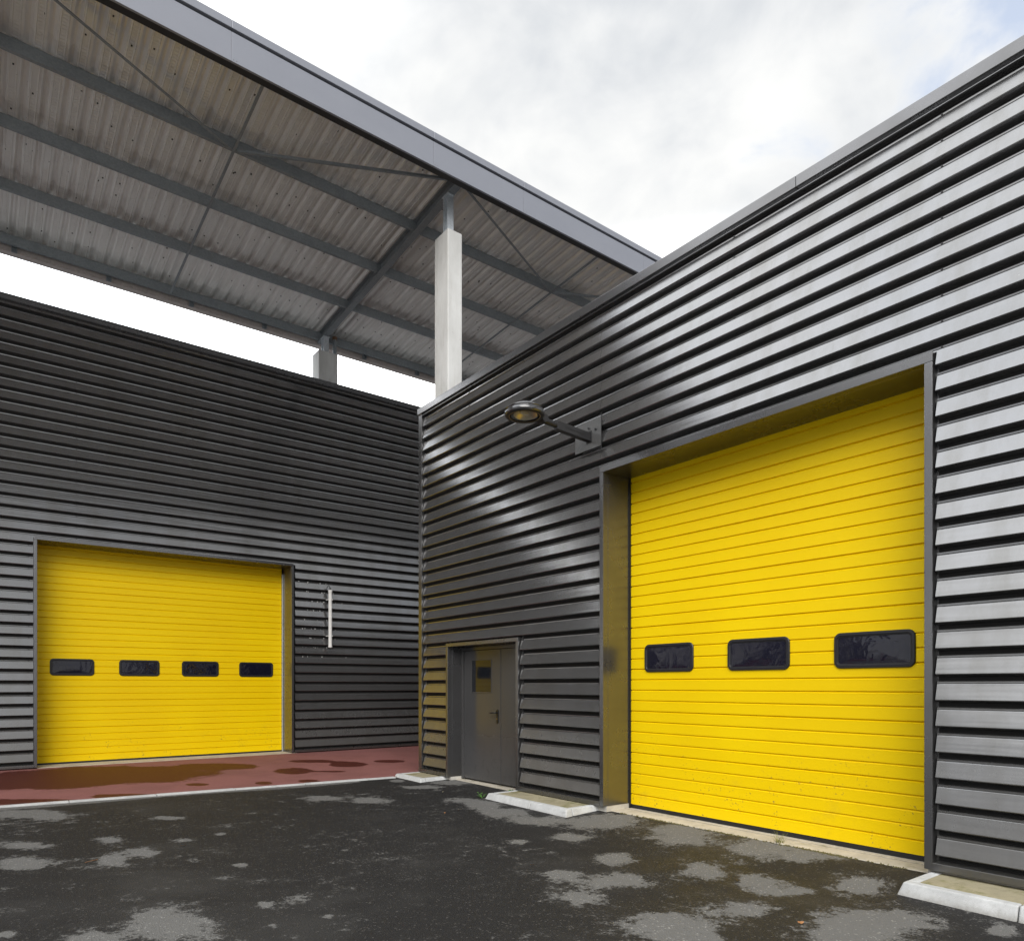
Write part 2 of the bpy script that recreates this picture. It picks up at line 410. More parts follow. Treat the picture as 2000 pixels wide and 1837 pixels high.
def prep(L):
    out = []
    for cx, cy, ax, ay, bx, by in L:
        det = ax * by - ay * bx
        out.append((cx, cy, by / det, -bx / det, -ay / det, ax / det, max(abs(ax) + abs(bx), abs(ay) + abs(by)) * 2.4))
    return out
PD, PR = prep(DRY), prep(RED)
def field(P, x, y):
    """about +1 inside a patch, zero near its rim, -.65 well away from all patches; neighbours flow together"""
    q = 0.
    for cx, cy, a, b, c, d, rad in P:
        dx, dy = x - cx, y - cy
        if abs(dx) > rad or abs(dy) > rad: continue
        q += math.exp(-1.1 * ((a * dx + b * dy) ** 2 + (c * dx + d * dy) ** 2))
    return min(1.9 * q - .65, 1.1)
def frange(a, b, n): return [a + (b - a) * i / n for i in range(n + 1)]

def sheet_grid(name, xs, ys, zf, mat, attrs, keep=None):
    vs = [(x, y, zf(x, y)) for y in ys for x in xs]
    nx = len(xs); fs = []
    for j in range(len(ys) - 1):
        for i in range(nx - 1):
            if keep and not keep((xs[i] + xs[i + 1]) / 2, (ys[j] + ys[j + 1]) / 2): continue
            fs.append((j * nx + i, j * nx + i + 1, (j + 1) * nx + i + 1, (j + 1) * nx + i))
    me = bpy.data.meshes.new(name); me.from_pydata(vs, [], fs); me.materials.append(mat)
    for an, fn in attrs.items():
        at = me.attributes.new(an, 'FLOAT', 'POINT')
        at.data.foreach_set('value', [fn(v[0], v[1]) for v in vs])
    me.polygons.foreach_set('use_smooth', [True] * len(fs))
    o = bpy.data.objects.new(name, me); COL.objects.link(o)
    return o

def dry_at(x, y):
    q = field(PD, x, y)
    d = kerb_y(x) - y                       # pale rim that dried along the kerb strip
    if -8 < x < -1.2 and d > -.1: q = max(q, 1.0 - d / (.16 + .05 * math.sin(x * 2.1)))
    far = max(-7.6 - x, x - 6, -11.6 - y)          # unseen yard made pale to bounce light up to the canopy
    if far > 0: q = max(q, min(1.2, far * .9 - .3))
    return q
def far_at(x, y): return sst(0, 3.5, max(-7.6 - x, x - 6, -11.6 - y))
def ragged_at(x, y):
    d = kerb_y(x) - y
    return .2 + .55 * sst(.3, .8, d)
xs = [-400, -150, -60, -30, -20, -15, -12, -11, -10, -9.2] + frange(-8.5, .6, 182) + [2, 5, 12, 30, 60, 150, 400]
ys = [-400, -150, -60, -30, -22, -17, -15, -13.5, -12.4, -11.4] + frange(-10.5, .45, 219) + [2, 5, 12, 30, 60, 150, 400]
g = sheet_grid('ground', xs, ys, ground_z, M['asphalt'], dict(dry=dry_at, far=far_at, ragged=ragged_at))
tag(g, 'dark wet asphalt yard with pale dry patches', 'ground', kind='structure')

# red pavement between kerb strip and left hall
xs = [-24, -16, -11, -8] + frange(-7, 3, 200) + [6, 10, 16]
nu = 60
me_v = []; me_f = []
for j in range(nu + 1):
    for x in xs:
        y0 = kerb_y(x) if x < -.3 else kerb_y(-.3)
        y = y0 + .07 + (4.62 - y0 - .07) * j / nu
        me_v.append((x, y, ground_z(x, y) + .012))
nx = len(xs)
for j in range(nu):
    for i in range(nx - 1): me_f.append((j * nx + i, j * nx + i + 1, (j + 1) * nx + i + 1, (j + 1) * nx + i))
me = bpy.data.meshes.new('red_pavement'); me.from_pydata(me_v, [], me_f); me.materials.append(M['red'])
at = me.attributes.new('wet', 'FLOAT', 'POINT'); at.data.foreach_set('value', [field(PR, v[0], v[1]) for v in me_v])
o = bpy.data.objects.new('red_pavement', me); COL.objects.link(o)
tag(o, 'red tinted pavement strip with dark damp patches', 'pavement', kind='structure')
kb = MB()
x = -24.
while x < -.55:
    x1 = min(x + 1.0, -.54)
    n = rnd.uniform(-.002, .002)
    P = []
    for xx in (x + .004, x1 - .004):
        y = kerb_y(xx); z = ground_z(xx, y)
        P.append([(xx, y, z - .05), (xx, y + .1, z - .05), (xx, y + .1, z + .02 + n), (xx, y, z + .02 + n)])
    kb.hexa([P[0][0], P[1][0], P[1][1], P[0][1], P[0][3], P[1][3], P[1][2], P[0][2]])
    x = x1
o = kb.build('kerb_strip', M['kerb'], bevel=.006)
tag(o, 'pale concrete edging flush between red pavement and asphalt', 'kerb', kind='structure')

# ------------------------------------------------------------------ ribbed cladding
P0, PITCH, DEP, VAL = .288, .2, .052, .017
def profile(z0, z1):
    pts = []
    for k in range(-1, 45):
        zk = P0 + PITCH * k
        pts += [(DEP - .003, zk - .0035), (DEP, zk + .002), (DEP - .0015, zk + .008), (VAL + .003, zk + .120), (VAL + .0005, zk + .124),
                (VAL - .004, zk + .1265), (VAL - .0005, zk + .130), (VAL, zk + .142), (VAL - .003, zk + .1435), (VAL - .030, zk + .145), (VAL - .034, zk + .149), (VAL - .034, zk + .176)]
    out = []
    for (o0, a), (o1, b) in zip(pts, pts[1:]):
        if b <= z0 or a >= z1: continue
        if a < z0: o0 = o0 + (o1 - o0) * (z0 - a) / (b - a); a = z0
        if b > z1: o1 = o0 + (o1 - o0) * (z1 - a) / (b - a); b = z1
        if not out: out.append((o0, a))
        out.append((o1, b))
    return out
def clad(mb, m, a0, a1, z0, z1, joints=(), screws=()):
    cuts = sorted([a0, a1] + [j for j in joints if min(a0, a1) < j < max(a0, a1)])
    pr = profile(z0, z1)
    runs = []                                            # joint backs are painted black as gap shade, the rest is sheet metal
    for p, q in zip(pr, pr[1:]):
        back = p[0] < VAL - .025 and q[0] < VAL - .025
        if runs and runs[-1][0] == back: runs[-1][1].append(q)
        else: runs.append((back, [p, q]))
    for i, (u, w) in enumerate(zip(cuts, cuts[1:])):
        e = .0016 * (i % 2)
        for back, rp in runs:
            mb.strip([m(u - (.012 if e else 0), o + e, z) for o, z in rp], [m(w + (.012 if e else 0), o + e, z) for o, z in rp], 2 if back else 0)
    for s in screws:
        if not min(a0, a1) + .03 < s < max(a0, a1) - .03: continue
        for k in range(0, 45):
            z = P0 + PITCH * k + .1365
            if z0 < z < z1:
                mb.mbox(m, s - .006, s + .006, VAL - .002, VAL + .009, z - .0055, z + .0055, 1)
mR = lambda a, o, z: (-o, a, z)
D = 4.4
mL = lambda a, o, z: (a, D - o, z)

# ------------------------------------------------------------------ right hall
RH = empty('warehouse', (12, -10, 0), 'nearer dark ribbed metal hall with a tall yellow door and a small grey door', 'building')
YE = -21.
sc = [-.32, -1.55, -2.86, -4.35, -6.21, -8.09, -9.9, -11.7, -13.5]
jt = [-4.36, -12.4]
c = MB()
clad(c, mR, -.944, -.228, .226, 2.262, jt, sc)
clad(c, mR, -4.374, -.228, 2.262, 6.085, jt, sc)
clad(c, mR, -4.374, -2.82, .226, 2.262, [], [-2.86, -4.33])
clad(c, mR, -8.038, -4.374, 4.197, 6.085, jt, sc)
clad(c, mR, YE, -8.068, .226, 4.197, jt, sc)
clad(c, mR, YE, -8.038, 4.197, 6.085, jt, sc)
for g0, g1, h0, h1 in ((-.23, -.198, .226, 6.085), (-8.07, -8.036, .226, 4.197), (-2.822, -2.79, .226, 2.262)):
    c.strip([mR(g0, -.02, h0), mR(g0, -.02, h1)], [mR(g1, -.02, h0), mR(g1, -.02, h1)])
c.build('wall_cladding', [M['clad'], M['frame'], M['gap_shade']], RH, recalc=False)
# rear and end walls (seen from elsewhere)
b = MB()
b.box(.03, 24, -.155, -.115, .1, 6.08)
b.box(.03, 24, YE, YE + .04, .1, 6.08)
b.box(24, 24.05, YE, -.115, .1, 6.08)
b.box(.56, .60, YE + .04, -.16, .1, 6.0)
b.build('wall_panel', M['clad'], RH)
b = MB(); b.box(.06, 24, YE, -.115, 6.0, 6.05); b.build('roof', M['roof'], RH)
# coping
b = MB()
for y0, y1 in ((-.09, -1.9), (-1.903, -6.9), (-6.903, -13), (-13.003, YE)):
    b.box(-.082, .32, y1, y0, 6.10, 6.204)
b.build('coping', M['trim'], RH, bevel=.005)
b = MB(); b.box(-.064, -.054, YE, -.2, 6.066, 6.072); b.build('coping_flashing', M['trim'], RH)
# corner and base trims
b = MB(); b.box(-.06, .03, -.2, -.1, .23, 6.099); b.box(-.062, -.06, -.17, -.13, 5.98, 5.99)
b.build('corner_trim', M['trim'], RH, bevel=.004)
b = MB()
for y0, y1 in ((-.94, -.1), (-4.374, -2.794), (-8.85, -8.038), (-12, -8.853), (YE, -12.003)):
    b = MB(); b.hexa([(-.066, y0, .166), (.0, y0, .166), (.0, y1, .166), (-.066, y1, .166), (-.066, y0, .2225), (0, y0, .234), (0, y1, .234), (-.066, y1, .2225)])
    b.build('base_trim', M['trim'], RH, bevel=.003)
b = MB()
for y0, y1 in ((-1.003, -.12), (-4.43, -2.745), (YE, -7.98)): b = MB(); b.box(.0, .52, y0, y1, -.05, .164); b.build('plinth', M['plinth'], RH)
# tall yellow door
def surround(m, a0, a1, z0, zt, w, rec, wt, parent, hood):
    """folded frame round an opening between a0 and a1 with jamb and head linings rec deep"""
    s = MB()
    s.mbox(m, a0 - w, a0, -.02, .062, z0, zt); s.mbox(m, a1, a1 + w, -.02, .062, z0, zt)
    s.mbox(m, a0 - .012, a0, -rec, -.0205, z0, zt); s.mbox(m, a1, a1 + .012, -rec, -.0205, z0, zt)
    s.mbox(m, a0 - w, a1 + w, -.02, .063, zt + .0015, zt + wt)
    s.mbox(m, a0 - .012, a1 + .012, -rec, -.0205, zt + .0015, zt + .014)
    if hood: s.mbox(m, a0 - w, a1 + w, -.02, .03, zt + wt, zt + wt + .018)
    return s.build('door_surround', M['trim'], parent, bevel=.003)
surround(mR, -7.978, -4.434, .166, 4.121, .06, .47, .075, RH, False)

def sectional_door(m, a0, a1, z0, z1, o, lines, wins, parent, zw, label=None, dents=()):
    mb = MB()
    pr = [(o, z0)]
    for i, z in enumerate(lines):
        dpt = .016 if i % 4 else .020
        pr += [(o, z + .006), (o - dpt, z + .004), (o - dpt * .85, z - .003), (o + .0008, z - .015), (o, z - .021)][::-1]
    pr.append((o, z1))
    n = 12
    for i in range(n):
        u, w = a0 + (a1 - a0) * i / n, a0 + (a1 - a0) * (i + 1) / n
        mb.strip([m(u, q, z) for q, z in pr], [m(w, q, z) for q, z in pr])
    mb.strip([m(a0, o - .04, z0), m(a0, o - .04, z1)], [m(a1, o - .04, z0), m(a1, o - .04, z1)])
    d = mb.build('sectional_door', M['yel'], parent, recalc=False, label=label)
    sl = MB(); sl.mbox(m, a0, a1, o - .03, o - .004, z0 - .056, z0)
    sl.build('bottom_seal', M['black'], d)
    for wa0, wa1 in wins:
        w = window(m, wa0, wa1, zw[0], zw[1], o, d)
    return d
def rr(a0, a1, z0, z1, r, n=6):
    pts = []
    for cx, cz, t0 in ((a1 - r, z1 - r, 0), (a0 + r, z1 - r, 90), (a0 + r, z0 + r, 180), (a1 - r, z0 + r, 270)):
        for k in range(n + 1):
            t = R(t0 + 90 * k / n); pts.append((cx + r * math.cos(t), cz + r * math.sin(t)))
    return pts
def window(m, a0, a1, z0, z1, o, parent):
    rings = [(rr(a0, a1, z0, z1, .062), o - .002), (rr(a0, a1, z0, z1, .062), o + .010), (rr(a0 + .005, a1 - .005, z0 + .005, z1 - .005, .058), o + .016),
             (rr(a0 + .026, a1 - .026, z0 + .026, z1 - .026, .040), o + .017), (rr(a0 + .031, a1 - .031, z0 + .031, z1 - .031, .036), o + .010),
             (rr(a0 + .040, a1 - .040, z0 + .040, z1 - .040, .028), o + .009), (rr(a0 + .042, a1 - .042, z0 + .042, z1 - .042, .026), o + .003)]
    mb = MB()
    for (p, q), (p2, q2) in zip(rings, rings[1:]):
        A = [m(u, q, z) for u, z in p]; B = [m(u, q2, z) for u, z in p2]
        mb.strip(A + A[:1], B + B[:1], 0, True)
    f = mb.build('window_frame', M['frame'], parent, recalc=False)
    pb = MB()
    p = rings[-1][0]
    nr = 6; ca, cz = (a0 + a1) / 2, (z0 + z1) / 2
    prev = None
    for k in range(nr + 1):
        s_ = 1 - k / nr
        ring = [m(ca + (u - ca) * max(s_, .001), o + .004 + .006 * (1 - s_ * s_), cz + (z - cz) * max(s_, .001)) for u, z in p]
        ring = ring + ring[:1]
        if prev: pb.strip(prev, ring, 0, True)
        prev = ring
    pb.build('window_pane', M['glass'], parent, recalc=False)
    return f
linesR = [.158 + .126 * k for k in range(1, 33)]
dR = sectional_door(mR, -8.02, -4.45, .158, 4.3, -.40, linesR, [(-5.392, -4.677), (-6.558, -5.841), (-7.724, -7.009)], RH, (1.757, 2.085), 'tall sectional door in bright yellow, three dark windows')
for q in (-4.452, -7.977):
    b = MB(); b.mbox(mR, q, q + .017, -.405, -.378, .10, 4.12); b.build('side_seal', M['black'], RH)
b = MB(); b.hexa([(.05, -7.99, .0), (.6, -7.99, .0), (.6, -4.15, .0), (.05, -4.15, .0), (.085, -7.99, .104), (.6, -7.99, .112), (.6, -4.15, .112), (.085, -4.15, .104)])
b.box(.30, .335, -7.98, -4.44, .108, .114)
b.build('door_sill', M['sill'], RH, bevel=.006)
# small grey personnel door
surround(mR, -2.743, -1.005, .166, 2.203, .055, .27, .056, RH, False)
b = MB()
xo = -.205
b.mbox(mR, -1.06, -1.006, xo - .05, xo + .012, .13, 2.2); b.mbox(mR, -2.742, -2.70, xo - .05, xo + .012, .13, 2.2)
b.mbox(mR, -2.70, -1.06, xo - .05, xo + .012, 2.145, 2.2)
b.build('door_frame', M['paint'], RH, bevel=.003)
pd = MB(); pd.mbox(mR, -2.01, -1.064, xo - .05, xo - .004, .145, 2.14); pd.mbox(mR, -2.042, -2.012, xo - .05, xo + .002, .145, 2.14)
leaf = pd.build('personnel_door', M['paint'], RH, bevel=.002, label='flat dark grey steel door with a small upright window')
pd = MB(); pd.mbox(mR, -2.696, -2.045, xo - .05, xo - .004, .145, 2.14); pd.build('fixed_door_leaf', M['paint'], RH, bevel=.002)
w0, w1, wz0, wz1 = -1.80, -1.295, 1.50, 1.985
b = MB(); b.mbox(mR, w0, w1, xo - .004, xo - .0015, wz0, wz1); b.build('window_pane', M['flatglass'], leaf)
b = MB()
b.mbox(mR, w1, w1 + .014, xo - .004, xo + .004, wz0 - .012, wz1 + .012); b.mbox(mR, w0 - .014, w0, xo - .004, xo + .004, wz0 - .012, wz1 + .012)
b.mbox(mR, w0, w1, xo - .004, xo + .004, wz1, wz1 + .012); b.mbox(mR, w0, w1, xo - .004, xo + .004, wz0 - .012, wz0)
b.build('window_frame', M['paint'], leaf, bevel=.002)
b = MB()
pts = [(-1.962 + .021 * math.cos(t), 1.142 + .082 * (1 if math.sin(t) > 0 else -1) - 0 + .021 * math.sin(t)) for t in [2 * math.pi * (k + .5) / 20 for k in range(20)]]
A = [mR(u, xo - .004, z) for u, z in pts]; B = [mR(u, xo + .008, z) for u, z in pts]
b.strip(A + A[:1], B + B[:1]); b.add(B, [tuple(range(20))])
b.tube([mR(-1.962, xo, 1.195), mR(-1.962, xo + .05, 1.195), mR(-1.955, xo + .058, 1.195), mR(-1.87, xo + .056, 1.192), mR(-1.845, xo + .054, 1.19)], .0105, 10)
b.tube([mR(-1.962, xo + .006, 1.105), mR(-1.962, xo + .014, 1.105)], .011, 10, 1)
b.build('handle', [M['handle'], M['gold']], leaf)
b = MB(); b.box(.085, .30, -2.745, -1.002, 0, .118); b.build('threshold', M['sill'], RH, bevel=.005)

# ------------------------------------------------------------------ left hall
LH = empty('warehouse', (-3, 14, .1), 'taller charcoal ribbed hall at the back with a wide yellow four window door', 'building')
XA, XB = -24., 14.
scl = [-8.4, -6.45, -4.49, -2.54, -.50, 1.5, 3.4]
jl = [-4.35, -16, 1.3]
c = MB()
clad(c, mL, XA, -5.145, .226, 4.166, jl, [-5.2])
clad(c, mL, -.50, XB, .226, 4.166, jl, [])
for g0, g1 in ((-5.147, -5.12), (-.516, -.498)):
    c.strip([mL(g0, -.02, .226), mL(g0, -.02, 4.166)], [mL(g1, -.02, .226), mL(g1, -.02, 4.166)])
clad(c, mL, XA, XB, 4.166, 8.165, jl, scl)
r = random.Random(21)                                 # bird lime on the ledges round the tube light
for _ in range(60):
    k = r.randrange(9, 18); zz = P0 + PITCH * k + .136 + r.uniform(-.006, .006); xx = r.gauss(.05, .28)
    if not -.45 < xx < 1.2: continue
    q = r.uniform(.003, .010)
    c.mbox(mL, xx - q, xx + q, VAL - .004, VAL + .003 + q * .3, zz - q * .6, zz + q * .6, 3)
c.build('wall_cladding', [M['clad'], M['frame'], M['gap_shade'], M['white']], LH, recalc=False)
b = MB()
b.box(XA, XA + .04, D + .03, 30, .1, 8.15); b.box(XB - .04, XB, D + .03, 30, .1, 8.15); b.box(XA + .04, XB - .04, 29.96, 30, .1, 8.15)
b.box(XA + .04, XB - .04, D + .62, D + .66, .1, 8.1)
b.build('wall_panel', M['clad'], LH)
b = MB(); b.box(XA, XB, D + .02, 30, 8.1, 8.14); b.build('roof', M['roof'], LH)
b = MB()
for x0, x1 in ((XA, -6.4), (-6.397, -.4), (-.397, 5.6), (5.603, XB)): b.box(x0, x1, D - .082, D + .3, 8.165, 8.255)
b.build('coping', M['trim'], LH, bevel=.005)
b = MB()
for x0, x1 in ((XA, -9), (-8.997, -5.126), (-.513, 2.2), (2.203, XB)):
    b = MB(); b.hexa([(x0, D - .068, .176), (x1, D - .068, .176), (x1, D, .176), (x0, D, .176), (x0, D - .068, .2225), (x1, D - .068, .2225), (x1, D, .236), (x0, D, .236)])
    b.build('base_trim', M['trim'], LH, bevel=.003)
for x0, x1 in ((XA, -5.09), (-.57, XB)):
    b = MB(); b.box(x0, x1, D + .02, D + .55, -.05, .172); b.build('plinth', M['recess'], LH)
s = surround(mL, -5.079, -.583, .176, 4.132, .046, .50, .04, LH, True)
linesL = [.199 + .1255 * k for k in range(1, 33)]
dL = sectional_door(mL, -5.10, -.612, .199, 4.35, -.48, linesL, [(-4.856, -4.155), (-3.743, -3.039), (-2.631, -1.924), (-1.512, -.801)], LH, (1.782, 2.092), 'wide sectional door in bright yellow, four dark windows')
b = MB(); b.mbox(mL, -.606, -.588, -.5, -.45, .17, 4.02); b.build('door_track', M['post'], LH)
b = MB(); b.box(-5.08, -.45, D - .03, D + .6, 0, .165); b.build('door_sill', M['sill'], LH, bevel=.006)

# ------------------------------------------------------------------ canopy
CK = .872                                            # size factor that sets the canopy columns just inside the two wall lines
XF = lambda p: (-6. + CK * (p[0] + 6.), -10.41 + CK * (p[1] + 10.41), 1.6 + CK * (p[2] - 1.6))
CX0, CX1 = -21., 16.5
zb = lambda y: 11.02 - .064 * (y - .74)              # underside of the rafters
zs = lambda y: zb(y) + .225                          # underside of the sheets
CA = empty('canopy', (.35, -.3, 7), 'high steel canopy roof on concrete columns between the two halls', 'canopy')
b = MB()
x = CX0
pr = []
k0 = math.floor(CX0 / .28)
k = k0
while k * .28 < CX1:
    u = k * .28
    pr += [(u - .014, .046), (u + .010, .046), (u + .026, .030), (u + .046, .004), (u + .054, 0.), (u + .066, 0.), (u + .072, -.010), (u + .082, -.010), (u + .088, 0),
           (u + .162, 0.), (u + .168, -.010), (u + .178, -.010), (u + .184, 0.), (u + .214, 0.), (u + .222, .004), (u + .244, .030), (u + .258, .044)]
    k += 1
for y0, y1 in zip([.52, 2.2, 3.9, 5.5], [2.24, 3.94, 5.54, 7.62]):
    e = .0 if y0 < 1 or 3 < y0 < 4.5 else .003
    b.strip([(u, y0, zs(y0) + o + e) for u, o in pr], [(u, y1, zs(y1) + o + e) for u, o in pr])
    b.strip([(u, y0, zs(y0) + o + e + .012) for u, o in pr], [(u, y1, zs(y1) + o + e + .012) for u, o in pr])
sr = random.Random(3)
for k in range(int(-9 / .28), int(8.5 / .28)):
    for y in (1.35, 2.9, 3.4, 4.4, 5.0, 6.1, 6.75):
        if sr.random() < .55:
            px, py = k * .28 + .14 + sr.uniform(-.06, .06), y + sr.uniform(-.45, .45)
            b.box(px - .011, px + .011, py - .014, py + .014, zs(py) - .007, zs(py) + .002, 1)
b.build('roof_sheet', [M['sheet'], M['recess']], CA, recalc=False)
# rafters: I sections
for X in (-20.6, -13.3, -6.0, 1.3, 8.6, 15.9):
    b = MB(); ya, yb = .56, 7.46
    for (hw, z0, z1) in ((.075, 0, .012), (.004, .012, .200), (.075, .200, .212)):
        b.hexa([(X - hw, ya, zb(ya) + z0), (X + hw, ya, zb(ya) + z0), (X + hw, yb, zb(yb) + z0), (X - hw, yb, zb(yb) + z0),
                (X - hw, ya, zb(ya) + z1), (X + hw, ya, zb(ya) + z1), (X + hw, yb, zb(yb) + z1), (X - hw, yb, zb(yb) + z1)])
    b.build('rafter', M['galv'], CA)
# purlins: C sections
for yp in (.64, 2.33, 3.95, 5.59, 7.30):
    b = MB(); z0 = zb(yp) + .022
    b.box(CX0, CX1, yp - .004, yp, z0, z0 + .195)
    b.box(CX0, CX1, yp, yp + .062, z0, z0 + .004); b.box(CX0, CX1, yp, yp + .062, z0 + .191, z0 + .195)
    b.box(CX0, CX1, yp + .058, yp + .062, z0 + .004, z0 + .022)
    for X in (-13.3, -6.0, 1.3, 8.6):                   # cleats at the rafters
        b.box(X - .11, X + .11, yp - .012, yp - .0045, z0 + .02, z0 + .18)
    b.build('purlin', M['galv'], CA)
# sag rods and wind braces
for X in (-9.65, -2.35, 4.95, 12.25):
    b = MB(); b.hexa([(X - .022, .7, zb(.7) - .0), (X + .022, .7, zb(.7)), (X + .022, 7.28, zb(7.28) + .002), (X - .022, 7.28, zb(7.28) + .002),
                      (X - .022, .7, zb(.7) + .02), (X + .022, .7, zb(.7) + .02), (X + .022, 7.28, zb(7.28) + .021), (X - .022, 7.28, zb(7.28) + .021)])
    b.build('sag_bar', M['galv'], CA)
    for s in (-1, 1):
        b = MB()
        p0 = Vector((X + s * .05, 2.30, zb(2.3) - .012)); p1 = Vector((X + s * 3.60, .72, zb(.72) + .02))
        dd = (p1 - p0); q = Vector((-dd.y, dd.x, 0)).normalized() * .022
        h = Vector((0, 0, .006))
        b.hexa([p0 - q - h, p1 - q - h, p1 + q - h, p0 + q - h, p0 - q + h, p1 - q + h, p1 + q + h, p0 + q + h])
        b.hexa([p0 - q + h, p1 - q + h, p1 - q * .75 + h, p0 - q * .75 + h, p0 - q + h * 6, p1 - q + h * 6, p1 - q * .75 + h * 6, p0 - q * .75 + h * 6])
        b.build('wind_brace', M['galv'], CA)
# fascia
seams = [CX0, -17, -13.45, -9.9, -6.4, -2.932, .544, 2.587, 6.039, 9.5, 13, CX1]
for x0, x1 in zip(seams, seams[1:]):
    b = MB()
    b.box(x0 + .002, x1 - .002, .42, .46, 10.84, 11.278)
    for q in (x0 + .03, x0 + .075):
        b.box(q - .007, q + .007, .414, .42, 10.87, 10.884)
    b.build('fascia_panel', M['fascia'], CA, bevel=.004)
b = MB(); b.box(CX0, CX1, .475, .60, 10.855, 10.868); b.box(CX0, CX1, .5, .56, 10.868, 11.32); b.build('edge_beam', M['recess'], CA)
b = MB()
for x0, x1 in zip(seams, seams[1:]): b.hexa([(x0 + .001, .40, 11.318), (x1 - .001, .40, 11.318), (x1 - .001, .85, 11.318), (x0 + .001, .85, 11.318), (x0 + .001, .40, 11.44), (x1 - .001, .40, 11.44), (x1 - .001, .85, 11.42), (x0 + .001, .85, 11.42)])
b.build('edge_capping', M['fascia'], CA, bevel=.006)
# rear gutter with brackets and downpipe
b = MB()
b.box(CX0, CX1, 7.46, 7.466, 10.535, 10.76); b.box(CX0, CX1, 7.466, 7.64, 10.535, 10.541); b.box(CX0, CX1, 7.634, 7.64, 10.541, 10.76)
gt = b.build('gutter', M['gutter'], CA)
for X in (-8.7, -7.0, -5.28, -3.57, -1.86, -.15, 2.57, 4.22, 5.9):
    b = MB(); b.box(X - .05, X - .042, 7.37, 7.455, 10.54, 10.66); b.box(X + .042, X + .05, 7.37, 7.455, 10.54, 10.66); b.box(X - .042, X + .042, 7.44, 7.455, 10.54, 10.66)
    b.build('bracket', M['galv'], gt)
b = MB(); b.tube([(1.60, 7.16, 10.74), (1.60, 7.16, 10.66)], .062, 12, 1); b.tube([(1.60, 7.16, 10.665), (1.60, 7.16, 9.9), (1.60, 7.18, 9.75), (1.60, 7.3, 9.62), (1.60, 7.42, 9.5), (1.60, 7.42, 8.2)], .052, 12)
b.build('downpipe', [M['galv'], M['rust']], CA)
# columns
def column(x0, x1, y0, y1, z0, zt, lab):
    b = MB(); b.box(x0, x1, y0, y1, z0, zt)
    cobj = b.build('column', M['column'], CA, bevel=.018, label=lab)
    cx, cy = (x0 + x1) / 2, (y0 + y1) / 2
    b = MB(); zt2 = zb(cy)
    b.box(cx - .07, cx + .07, cy - .078, cy - .066, zt, zt2); b.box(cx - .07, cx + .07, cy + .066, cy + .078, zt, zt2); b.box(cx - .005, cx + .005, cy - .066, cy + .066, zt, zt2)
    b.box(cx - .11, cx + .11, cy - .12, cy + .12, zt, zt + .012); b.box(cx - .08, cx + .08, cy - .11, cy + .11, zt2 - .013, zt2 - .001)
    b.build('steel_post', M['post'], cobj)
column(1.134, 1.458, .879, 1.364, -.12, 10.215, 'pale concrete column rising behind the near hall')
column(1.05, 1.56, 6.87, 7.31, -.12, 10.17, 'concrete column rising behind the far hall parapet')

XF = None
# ------------------------------------------------------------------ wall lamp
ly = -4.20
WL = empty('wall_lamp', (-.07, ly, 4.6), 'dark round yard lamp on a short arm above the tall yellow door', 'wall lamp')
b = MB()
b.box(-.066, -.0615, -4.40, -3.953, 4.445, 4.79); b.build('mounting_plate', M['plate'], WL, bevel=.002)
b = MB(); b.box(-.0655, -.056, -4.409, -4.4015, 4.40, 4.835); b.box(-.0655, -.056, -4.4015, -4.09, 4.424, 4.431); b.build('edge_seal', M['black'], WL)
b = MB()
b.box(-.074, -.0665, ly - .05, ly + .05, 4.525, 4.665)
b.tube([(-.072, ly + .0, 4.70), (-.084, ly, 4.70)], .012, 8); b.tube([(-.072, -4.32, 4.66), (-.085, -4.32, 4.66)], .013, 6)
def slant(x): return 4.594 + (-.07 - x) * .06
A = []
for x in (-.074, -.60):
    z = slant(x); A.append([(x, ly - .036, z - .055), (x, ly + .036, z - .055), (x, ly + .036, z + .045), (x, ly - .036, z + .045)])
b.hexa([A[0][0], A[1][0], A[1][1], A[0][1], A[0][3], A[1][3], A[1][2], A[0][2]])
b.build('arm', M['lamp'], WL, bevel=.004)
b = MB()
for z_ in (-.008,):
    p, q = -.17, -.47
    b.hexa([(p, ly - .0395, slant(p) - .008), (q, ly - .0395, slant(q) - .008), (q, ly - .0365, slant(q) - .008), (p, ly - .0365, slant(p) - .008),
            (p, ly - .0395, slant(p) + .010), (q, ly - .0395, slant(q) + .010), (q, ly - .0365, slant(q) + .010), (p, ly - .0365, slant(p) + .010)])
b.build('arm_slot', M['black'], WL)
b = MB(); b.tube([(-.60, ly, slant(-.6)), (-.80, ly, slant(-.8))], .036, 14); b.tube([(-.80, ly - .055, slant(-.8) + .01), (-.80, ly + .055, slant(-.8) + .01)], .045, 16)
b.build('swivel_joint', M['lamp'], WL)
b = MB(); b.tube([(-.42, ly + .03, slant(-.42) + .03), (-.067, -4.02, 4.70)], .009, 8); b.build('stay_rod', M['lamp'], WL)
hc = (-1.06, ly, 4.645)
b = MB()
b.lathe([(.0, .125), (.06, .122), (.12, .108), (.17, .082), (.205, .058), (.214, .046)], hc, 48)
b.lathe([(.214, .046), (.206, .040), (.206, .032), (.214, .027)], hc, 48)
b.lathe([(.214, .027), (.224, .018), (.226, -.006), (.220, -.020), (.213, -.024)], hc, 48)
b.lathe([(.213, -.024), (.182, -.026), (.176, -.020)], hc, 48)
head = b.build('lamp_head', M['lampmetal'], WL)
b = MB(); b.lathe([(.2135, -.0245), (.213, -.028), (.182, -.029)], hc, 48); b.build('rim_gasket', M['black'], head)
b = MB(); b.lathe([(.180, -.0285), (.176, -.030), (.170, -.0285)], hc, 48); b.build('trim_ring', M['gold'], head)
b = MB()
b.lathe([(.0, .06), (.06, .055), (.115, .03), (.138, -.012)], (hc[0] + .012, hc[1] - .006, hc[2]), 32); b.lathe([(.141, -.012), (.176, -.014)], hc, 40, 1)
